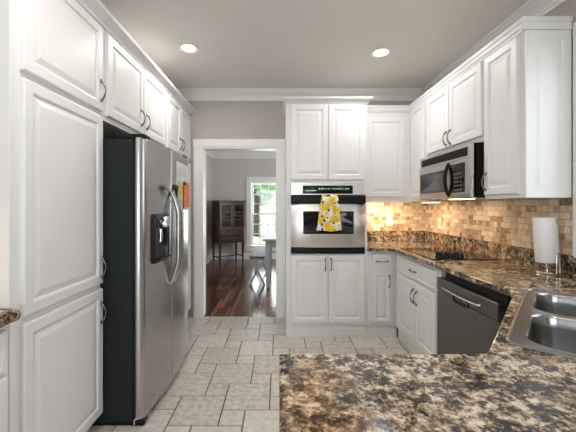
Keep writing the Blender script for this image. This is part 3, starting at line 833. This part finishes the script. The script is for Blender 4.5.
# ------------------------------------------------------------------ base cabinets, back and right
RF = 1.180
bb = thing('base_cabinet', 'narrow white base cabinet with one drawer between oven and corner', 'cabinet', (1.05, 3.57, 0), 'base cabinets of the right corner')
MB().box(.896, BF, .118, 1.75, YW - .003, .879).build('body', M['cab'], bb)
MB().loft([[(.897, YW - .03, z), (.897, BF - t_, z), (1.20, BF - t_, z), (1.20, YW - .03, z)] for z, t_ in ((0, -.010), (.085, -.010), (.095, -.018), (.1175, -.022))]).build('toe_board', M['cab'], bb)
door('B', BF, .946, 1.138, .702, .852, bb, 1.042, .777, name='drawer', horiz=True)
door('B', BF, .946, 1.138, .157, .674, bb, 1.112, .575, fw=.045)
rb = thing('base_cabinet', 'white base cabinet with wide drawer and two doors under the cooktop', 'cabinet', (1.48, 2.82, 0), 'base cabinets of the right corner')
MB().box(RF, 2.342, .118, 1.75, BF - .025, .879).build('body', M['cab'], rb)
MB().loft([[(1.7, 2.342, z), (RF + .034 - t_, 2.342, z), (RF + .034 - t_, BF - .03, z), (1.7, BF - .03, z)] for z, t_ in ((0, .012), (.085, .012), (.095, .004), (.1175, .0))]).build('toe_board', M['cab'], rb)
door('R', RF, 2.395, 3.175, .702, .852, rb, 2.79, .775, name='drawer', horiz=True)
door('R', RF, 2.752, 3.175, .157, .674, rb, 2.782, .560); door('R', RF, 2.395, 2.742, .157, .674, rb, 2.712, .560)

dw = thing('dishwasher', 'dark stainless dishwasher between base cabinet and corner sink', 'dishwasher', (1.45, 2.0, 0))
MB().box(1.20, 1.692, .11, 1.74, 2.322, .868).build('tub', M['dark'], dw)
MB().box(1.21, 1.692, .0, 1.24, 2.322, .11).build('kick_plate', M['black'], dw)
dd = MB().box(1.142, 1.684, .115, 1.198, 2.332, .729).build('door', M['dw'], dw, bevel=.006)
cpd = MB().box(1.140, 1.684, .732, 1.198, 2.332, .826).build('control_panel', M['dw'], dw, bevel=.006)
fm = face_matrix('R', 1.138)
MB(fm).rrects(-2.11, -1.94, .712, .765, .025, [(0, -.006), (0, .0015), (.008, .0015), (.014, -.004)]).build('handle_pocket', M['black'], cpd, smooth=40)
MB(fm).tube([(-2.23, .776, .0), (-2.22, .772, .012), (-2.1, .769, .015), (-1.94, .769, .015), (-1.83, .772, .012), (-1.82, .776, 0)], .0055, 10).build('handle', M['chrome'], cpd, smooth=60)
mb = MB(fm)
for k in range(5): mb.lathe((-1.90 + k * .03, .797, .0), [(.006, 0), (.006, .003), (.004, .004)], 10)
mb.build('button', M['knobtxt'], cpd, smooth=40)

# corner sink base and peninsula base
sb = thing('base_cabinet', 'white angled corner base cabinet carrying the double sink', 'cabinet', (1.2, 1.3, 0), 'base cabinets of the peninsula')
poly = [(1.20, 1.66), (1.21, 1.58), (.70, .935), (.74, .90), (1.745, .90), (1.745, 1.66)]
MB().prism(poly, .10, .66).build('body', M['cab'], sb)
cx0, cy0, cx1, cy1 = 1.21, 1.58, .70, .935
du = Vector((cx1 - cx0, cy1 - cy0, 0)).normalized(); nn = Vector((du.y, -du.x, 0)); nn = -nn if nn.x > 0 else nn
mt = Matrix.Identity(4)
uu = Vector((0, 0, 1)).cross(nn)
for r_ in range(3): mt[r_][0] = uu[r_]; mt[r_][1] = (0, 0, 1)[r_]; mt[r_][2] = nn[r_]; mt[r_][3] = (cx0, cy0, 0)[r_]
ln = Vector((cx1 - cx0, cy1 - cy0, 0)).dot(uu)
lo, hi = sorted((0, ln))
for u0, u1 in ((lo + .03, (lo + hi) / 2 - .004), ((lo + hi) / 2 + .004, hi - .03)):
    mb = MB(mt); raised_panel(mb, u0, u1, .13, .65); mb.build('door', M['cab'], sb)
pb = thing('base_cabinet', 'white base cabinet under the granite peninsula', 'cabinet', (.4, .58, 0), 'base cabinets of the peninsula')
MB().box(.035, .30, .10, .66, .885, .879).box(.06, .33, 0, .66, .83, .10).build('body', M['cab'], pb)
MB().box(.665, .30, .10, 1.745, .885, .66).build('back_body', M['cab'], pb)
fmp = Matrix(((-1, 0, 0, 0), (0, 0, 1, .885), (0, 1, 0, 0), (0, 0, 0, 1)))
mb = MB(fmp); raised_panel(mb, -.63, -.06, .13, .85); mb.build('door', M['cab'], pb)

# ------------------------------------------------------------------ countertop with sink cut-out
SO = Vector((.690, .990)); SA = Vector((.655, .7556)); SBv = Vector((.7556, -.655))     # sink frame: origin, long axis, across
SL, SW = .855, .520
def sk(a, b): p = SO + SA * a + SBv * b; return (p.x, p.y)
outer = [(.000, .27), (1.748, .27), (1.748, 3.862), (.897, 3.862), (.897, 3.227), (1.110, 3.227), (1.142, 3.195), (1.146, 1.90), (1.156, 1.70), (1.160, 1.635), (1.154, 1.595), (1.135, 1.560), (.612, .942), (.588, .924), (.570, .922), (.000, .922)]
hole = [sk(.025, .025), sk(SL - .025, .025), sk(SL - .025, SW - .025), sk(.025, SW - .025)]
bm = bmesh.new(); ed = []
for lp in (outer, hole):
    vv = [bm.verts.new((x, y, .915)) for x, y in lp]
    ed += [bm.edges.new((vv[i], vv[(i + 1) % len(vv)])) for i in range(len(vv))]
bmesh.ops.triangle_fill(bm, use_beauty=True, use_dissolve=False, edges=ed)
r_ = bmesh.ops.extrude_face_region(bm, geom=list(bm.faces))
bmesh.ops.translate(bm, verts=[g for g in r_['geom'] if isinstance(g, bmesh.types.BMVert)], vec=(0, 0, -.034))
bmesh.ops.recalc_face_normals(bm, faces=bm.faces)
me = bpy.data.meshes.new('countertop'); bm.to_mesh(me); bm.free(); me.materials.append(M['granite'])
ct = bpy.data.objects.new('countertop', me); COL.objects.link(ct)
bv = ct.modifiers.new('edge', 'BEVEL'); bv.width = .006; bv.segments = 3; bv.limit_method = 'ANGLE'; bv.angle_limit = math.radians(60)
tag(ct, 'long polished brown granite countertop running from the oven corner round to the peninsula', 'countertop')
MB().box(.898, 3.857, .9155, 1.748, 3.8785, 1.038).build('back_splash_strip', M['granite'], ct, bevel=.002)
MB().box(1.749, .27, .8835, 1.7685, 3.8785, 1.038).build('side_splash_strip', M['granite'], ct, bevel=.002)

# tile above the granite strips
tag(MB().box(.897, YW - .012, 1.039, XR - .0005, YW - .0005, 1.399).build('tile_backsplash', M['tile_b']), 'tumbled stone tile on the back wall, brightly lit beside the oven', 'backsplash', 'stone tile backsplash')
tag(MB().box(XR - .012, WY1 + .1125, 1.039, XR - .0005, YW - .0125, 1.400).build('tile_backsplash', M['tile_r']), 'tumbled stone tile on the right wall behind cooktop and paper towels', 'backsplash', 'stone tile backsplash')

# sink
sk_t = thing('kitchen_sink', 'stainless double-bowl drop-in sink set across the counter corner', 'sink', (1.1, 1.14, .915))
ms_ = Matrix(((SA.x, SBv.x, 0, SO.x), (SA.y, SBv.y, 0, SO.y), (0, 0, 1, .915), (0, 0, 0, 1)))
ms_n = ms_
bowls = [(.040, .414, .046, SW - .075), (.442, SL - .040, .046, SW - .075)]
def rr_pts(u0, u1, v0, v1, r, seg=8):
    o = []
    for cx_, cy_, a0 in ((u1 - r, v0 + r, -90), (u1 - r, v1 - r, 0), (u0 + r, v1 - r, 90), (u0 + r, v0 + r, 180)):
        for k in range(seg + 1):
            t = math.radians(a0 + 90 * k / seg); o.append((cx_ + r * math.cos(t), cy_ + r * math.sin(t)))
    return o
bm = bmesh.new(); ed = []
deck = .004
loops = [rr_pts(.012, SL - .012, .012, SW - .012, .030)] + [rr_pts(*b_, .075) for b_ in bowls]
for lp in loops:
    vv = [bm.verts.new(ms_ @ Vector((x, y, deck))) for x, y in lp]
    ed += [bm.edges.new((vv[i], vv[(i + 1) % len(vv)])) for i in range(len(vv))]
bmesh.ops.triangle_fill(bm, use_beauty=True, edges=ed)
bm.verts.index_update()
mb = MB(); mb.v = [v.co.copy() for v in bm.verts]; mb.f = [[v.index for v in f.verts] for f in bm.faces]; mb.mi = [0] * len(mb.f); bm.free()
mb.M = ms_
ring = lambda ins, z, r: [(x, y, z) for x, y in rr_pts(ins, SL - ins, ins, SW - ins, r)]
mb.loft([ring(0, .0006, .036), ring(.001, .006, .036), ring(.005, .0085, .033), ring(.010, .007, .031), ring(.012, deck, .030)], cap0=False, cap1=False)
mb.build('rim', M['sink'], sk_t, smooth=35)
for b_ in bowls:
    mb = MB(ms_)
    def br(ins, z, r): return [(x, y, z) for x, y in rr_pts(b_[0] + ins, b_[1] - ins, b_[2] + ins, b_[3] - ins, r)]
    prof = [(0, deck, .075), (.003, .001, .073), (.006, -.006, .071), (.010, -.04, .070), (.016, -.13, .068), (.024, -.155, .050), (.042, -.172, .04), (.08, -.178, .03), (.11, -.180, .02)]
    mb.loft([br(*q) for q in prof], cap0=False)
    bo = mb.build('basin', M['sink'], sk_t, smooth=50)
    cx_, cy_ = (b_[0] + b_[1]) / 2, (b_[2] + b_[3]) / 2
    mb = MB(ms_).lathe((cx_, cy_, -.181), [(.045, 0), (.045, .003), (.036, .004), (.032, .0015), (.01, .001)], 24)
    mb.build('drain', M['chrome'], bo, smooth=40)

# cooktop
ck = thing('cooktop', 'black glass electric cooktop set in the granite under the microwave', 'cooktop', (1.46, 2.87, .915))
MB().box(1.205, 2.520, .9153, 1.745, 3.212, .9215).build('glass_top', M['blackglass'], ck, bevel=.002)
for x, y, r in ((1.35, 3.02, .10), (1.58, 3.03, .085), (1.60, 2.72, .105), (1.38, 2.78, .075)):
    MB().lathe((x, y, .9214), [(r, 0), (r, .0004), (r - .004, .0004), (r - .004, 0)], 40).build('burner', M['knobtxt'], ck)
for x, y in ((1.295, 2.565), (1.365, 2.560), (1.440, 2.560), (1.310, 2.645), (1.385, 2.645), (1.460, 2.642)):
    mb = MB().lathe((x, y, .9214), [(.029, 0), (.029, .006), (.025, .010), (.023, .034), (.018, .038)], 18)
    mb.box(x - .024, y - .005, .950, x + .024, y + .005, .965)
    mb.build('knob', M['black'], ck, smooth=40)

# ------------------------------------------------------------------ paper towels
TX, TY = 1.684, 2.025
ph = thing('paper_towel_holder', 'chrome upright paper towel holder on the granite beside the window casing', 'holder', (TX, TY, .915))
MB().lathe((TX, TY, .9155), [(.056, 0), (.058, .005), (.054, .012), (.03, .015), (.012, .016)], 32).build('base', M['chrome'], ph, smooth=40)
tilt = Matrix.Translation((TX, TY, .95)) @ Matrix.Rotation(math.radians(-4.0), 4, 'Y') @ Matrix.Translation((-TX, -TY, -.95))
MB(tilt).tube([(TX, TY, .925), (TX, TY, .952), (TX, TY, 1.262)], .007, 12).build('rod', M['chrome'], ph, smooth=60)
pts = [(TX + .034, TY - .068, .925), (TX + .034, TY - .080, .95), (TX + .034, TY - .060, 1.045)]
mb = MB()
mb.tube([(TX + .004, TY - .0655, .927), (TX + .004, TY - .0655, 1.035), (TX + .008, TY - .0655, 1.046), (TX + .014, TY - .0655, 1.050), (TX + .020, TY - .0655, 1.046), (TX + .024, TY - .0655, 1.035), (TX + .024, TY - .0655, .927)], .0045, 10)
mb.build('arm', M['chrome'], ph, smooth=60)
mb = MB(tilt).lathe((TX, TY, .988), [(.020, 0), (.057, 0), (.0585, .003), (.0585, .277), (.057, .280), (.020, .280), (.0195, .277), (.0195, .003), (.020, 0)], 40, caps=False)
rl = mb.build('paper_towel_roll', M['paper'], smooth=40)
tag(rl, 'white paper towel roll standing on the chrome holder, loose sheet at its side', 'paper towel')
n = 10; rings = []
for k in range(n + 1):
    t = k / n; ang = math.radians(-80 + 62 * t); rr_ = .0598 + .008 * t
    x, y = TX + rr_ * math.cos(ang), TY + rr_ * math.sin(ang)
    rings.append([(x, y, .992), (x + .0012, y, .992), (x + .0012, y, 1.225), (x, y, 1.225)])
MB(tilt).loft(rings).build('loose_sheet', M['paper'], rl, smooth=40)

# ------------------------------------------------------------------ outlet, switch, lights
fm = face_matrix('B', YW - .0125)
ou = MB(fm).rects(1.285, 1.357, 1.098, 1.214, [(0, 0), (0, .004), (.004, .006)]).build('outlet_plate', M['white_plastic'])
tag(ou, 'white outlet plate in the stone tile on the back wall', 'outlet')
for z in (1.128, 1.168): MB(fm).rrects(1.307, 1.335, z, z + .026, .008, [(0, .006), (0, .008)]).build('socket', M['cream'], ou)
fm = face_matrix('R', XR - .0125)
sw = MB(fm).rects(-3.565, -3.495, 1.092, 1.208, [(0, 0), (0, .004), (.004, .006)]).build('switch_plate', M['white_plastic'])
tag(sw, 'white switch plate in the stone tile on the right wall', 'switch')
MB(fm).box(-3.537, 1.138, .006, -3.523, 1.162, .013).build('toggle', M['cream'], sw)

def can_light(x, y, label, power):
    t = thing('recessed_light', label, 'ceiling light', (x, y, ZC - .006), 'recessed ceiling lights')
    MB().lathe((x, y, ZC - .006), [(.098, .006), (.100, .001), (.094, -.003), (.080, -.003), (.076, .001), (.074, .0055), (.09, .0059)], 40).build('trim_ring', M['trim'], t, smooth=50)
    MB().lathe((x, y, ZC - .006), [(.074, .0045), (.074, .0058), (.060, .0058), (.060, .003)], 40).build('baffle', M['steel_h'], t, smooth=50)
    MB().lathe((x, y, ZC - .004), [(.060, .001), (.060, .002), (.02, -.003), (.002, -.004)], 32).build('lens', M['lamp'], t, smooth=60)
    l_ = area_light('downlight', (x, y, ZC - .012), (x, y, 0), .13, .13, power, (1, .965, .92), 'DISK')
    return t
can_light(-.793, 2.815, 'lit recessed ceiling light over the refrigerator aisle', 8.5)
can_light(.916, 2.898, 'lit recessed ceiling light over the cooktop side of the room', 8)
can_light(-.45, 1.1, 'recessed ceiling light above the camera, pantry side', 11)
can_light(.45, -.2, 'recessed ceiling light behind the peninsula', 9)
# warm strips under the upper cabinets
lt = thing('under_cabinet_light', 'warm strip light under the wall cabinet beside the oven', 'light', (1.15, 3.645, 1.385), 'under cabinet strip lights')
MB().box(.93, 3.615, 1.386, 1.42, 3.675, 1.3995).build('housing', M['white_plastic'], lt)
MB().box(.935, 3.620, 1.383, 1.415, 3.670, 1.3865).build('lens', M['warm'], lt)
area_light('strip_glow_back', (1.17, 3.645, 1.380), (1.17, 3.78, .9), .48, .05, 5.5, (1, .70, .42))
lt = thing('under_cabinet_light', 'warm strip light under the narrow corner wall cabinet', 'light', (1.6, 3.5, 1.38), 'under cabinet strip lights')
MB().box(1.555, 3.20, 1.374, 1.605, 3.52, 1.3865).build('housing', M['white_plastic'], lt)
MB().box(1.56, 3.205, 1.371, 1.60, 3.515, 1.3745).build('lens', M['warm'], lt)
area_light('strip_glow_corner', (1.58, 3.36, 1.368), (1.58, 3.36, 0), .05, .30, 1.5, (1, .72, .44))
lt = thing('microwave_lamp', 'warm cooktop lamp on the underside of the microwave', 'light', (1.55, 2.7, 1.396))
MB().box(1.50, 2.60, 1.3925, 1.58, 2.85, 1.3975).build('lens', M['warm'], lt)
area_light('cooktop_glow', (1.50, 2.72, 1.388), (1.50, 2.72, 0), .12, .30, 1.2, (1, .70, .40))

# ------------------------------------------------------------------ dining room furniture
cc = thing('china_cabinet', 'dark wood china cabinet with glass doors on tall legs in the dining corner', 'china cabinet', (-1.25, 7.75, 0))
C0 = Vector((-1.36, 7.36, 0)); ex = Vector((.785, .62, 0)).normalized(); ey = Vector((-ex.y, ex.x, 0))
mc = Matrix(((ex.x, ey.x, 0, C0.x), (ex.y, ey.y, 0, C0.y), (0, 0, 1, 0), (0, 0, 0, 1)))
CW, CD = .66, .38
MB(mc).box(0, .012, .47, CW, CD, .52).box(0, .012, .52, .022, CD, 1.42).box(CW - .022, .012, .52, CW, CD, 1.42).box(.022, CD - .015, .52, CW - .022, CD, 1.42).box(.022, .012, .77, CW - .022, CD - .015, .80).build('carcass', M['dwood'], cc)
MB(mc).box(.024, .04, 1.08, CW - .024, CD - .016, 1.10).build('shelf', M['dwood'], cc)
MB(mc).box(-.02, -.015, 1.42, CW + .02, CD, 1.445).box(-.03, -.028, 1.445, CW + .03, CD, 1.47).build('cornice', M['dwood'], cc, bevel=.004)
for k in (0, 1):
    u0, u1 = .004 + k * CW / 2, CW / 2 - .004 + k * CW / 2
    mb = MB(mc); y0, y1 = -.010, .010
    mb.box(u0, y0, .80, u0 + .04, y1, 1.41).box(u1 - .04, y0, .80, u1, y1, 1.41).box(u0 + .04, y0, .80, u1 - .04, y1, .85).box(u0 + .04, y0, 1.36, u1 - .04, y1, 1.41)
    for z in (1.02, 1.19): mb.box(u0 + .04, y0, z - .008, u1 - .04, y1, z + .008)
    d_ = mb.build('door', M['dwood'], cc)
    MB(mc).box(u0 + .04, -.002, .85, u1 - .04, .001, 1.36).build('pane', M['cabglass'], d_)
    MB(mc).lathe((u1 - .02 if k == 0 else u0 + .02, -.018, 1.08), [(.008, 0), (.010, .006), (.004, .010)], 10, 'Y').build('knob', M['pewter'], d_)
for z0, z1 in ((.53, .64), (.65, .765)):
    d_ = MB(mc).box(.02, -.008, z0, CW - .02, .012, z1).build('drawer', M['dwood'], cc, bevel=.004)
    for u in (.16, CW - .16): MB(mc).lathe((u, -.018, (z0 + z1) / 2), [(.010, 0), (.012, .006), (.005, .010)], 10, 'Y').build('knob', M['pewter'], d_)
for u in (.025, CW - .025):
    for v in (.035, CD - .025):
        MB(mc).loft([[(u - w_, v - w_, z), (u + w_, v - w_, z), (u + w_, v + w_, z), (u - w_, v + w_, z)] for z, w_ in ((0, .013), (.12, .016), (.47, .025))]).build('leg', M['dwood'], cc)
MB(mc).box(.02, .02, .13, .045, CD - .01, .16).box(CW - .045, .02, .13, CW - .02, CD - .01, .16).box(.045, CD / 2 - .012, .135, CW - .045, CD / 2 + .012, .155).build('stretcher', M['dwood'], cc)
random.seed(3)
for u, lb_ in ((.16, 'pale plate stack'), (.44, 'pale plate stack')):
    for z, s_ in ((1.10, 'upper'), (.80, 'lower')):
        o = MB(mc).lathe((u, .19, z + .001), [(.05, 0), (.085, .02), (.09, .035), (.08, .036), (.04, .012)], 20).build('serving_bowl', M['cream'], smooth=50)
        tag(o, 'pale china bowl on the %s shelf behind the %s glass door of the china cabinet' % (s_, 'left' if u < .3 else 'right'), 'bowl', 'bowls in the china cabinet')

tb = thing('dining_table', 'pale grey farmhouse dining table by the dining room window', 'table', (.45, 5.85, 0))
MB().box(-.27, 5.22, .765, 1.15, 6.45, .80).build('tabletop', M['greyw'], tb, bevel=.005)
MB().box(-.20, 5.29, .655, 1.08, 5.315, .764).box(-.20, 6.355, .655, 1.08, 6.38, .764).box(-.20, 5.315, .655, -.175, 6.355, .764).box(1.055, 5.315, .655, 1.08, 6.355, .764).build('apron', M['greyw'], tb)
for x in (-.185, 1.065):
    for y in (5.305, 6.365):
        MB().loft([[(x - w_, y - w_, z), (x + w_, y - w_, z), (x + w_, y + w_, z), (x - w_, y + w_, z)] for z, w_ in ((0, .030), (.45, .040), (.60, .043), (.764, .043))]).build('leg', M['greyw'], tb)
bn = thing('bench', 'low grey dining bench with pale crossed legs along the table', 'bench', (-.37, 6.0, 0))
MB().box(-.500, 5.42, .45, -.245, 6.62, .50).build('seat', M['greyseat'], bn, bevel=.004)
MB().box(-.51, 5.405, .486, -.496, 6.635, .503).box(-.249, 5.405, .486, -.235, 6.635, .503).box(-.496, 5.405, .486, -.249, 5.42, .503).box(-.496, 6.62, .486, -.249, 6.635, .503).build('seat_edge', M['greyw'], bn)
for y in (5.47, 6.55):
    for s_ in (1, -1):
        mb = MB().bar((-.3725 - s_ * .125, y + s_ * .012, .0), (-.3725 + s_ * .11, y + s_ * .012, .455), .022, .035)
        mb.build('leg', M['greyw'], bn)
MB().bar((-.3725, 5.47, .235), (-.3725, 6.55, .235), .03, .03).build('stretcher', M['greyw'], bn)

# ------------------------------------------------------------------ garden beyond the dining window
struct(MB().box(-25, DY1 + .3, -.5, 25, 70, -.35), 'ground', M['lawn'])
def tree(x, y, h, r, label, sd):
    random.seed(sd)
    t = thing('tree', label, 'tree', (x, y, -.35), 'trees beyond the dining window')
    MB().tube([(x, y, -.36), (x + .05, y, h * .35), (x - .04, y, h * .6), (x, y, h * .8)], [r * .11, r * .08, r * .06, r * .03], 10).build('trunk', M['bark'], t, smooth=60)
    bm = bmesh.new(); mb = MB()
    for k in range(26):
        c = Vector((random.gauss(0, r * .5), random.gauss(0, r * .5), h * (.42 + .55 * random.random())))
        b0 = bmesh.new(); bmesh.ops.create_icosphere(b0, subdivisions=2, radius=r * random.uniform(.22, .42))
        for v in b0.verts: v.co += v.co.normalized() * noise.noise(v.co * 3 + c) * r * .25
        b0.verts.index_update()
        mb.add([v.co + c + Vector((x, y, -.35)) for v in b0.verts], [[v.index for v in f.verts] for f in b0.faces]); b0.free()
    bm.free(); mb.build('crown', M['leaf'], t)
tree(-1.3, 18, 5.2, 1.9, 'green tree behind the left panes of the dining window', 1)
tree(2.6, 31, 6.0, 2.2, 'green tree behind the middle panes of the dining window', 2)
tree(-9.0, 40, 6.5, 2.6, 'green tree far behind the left edge of the dining window', 3)
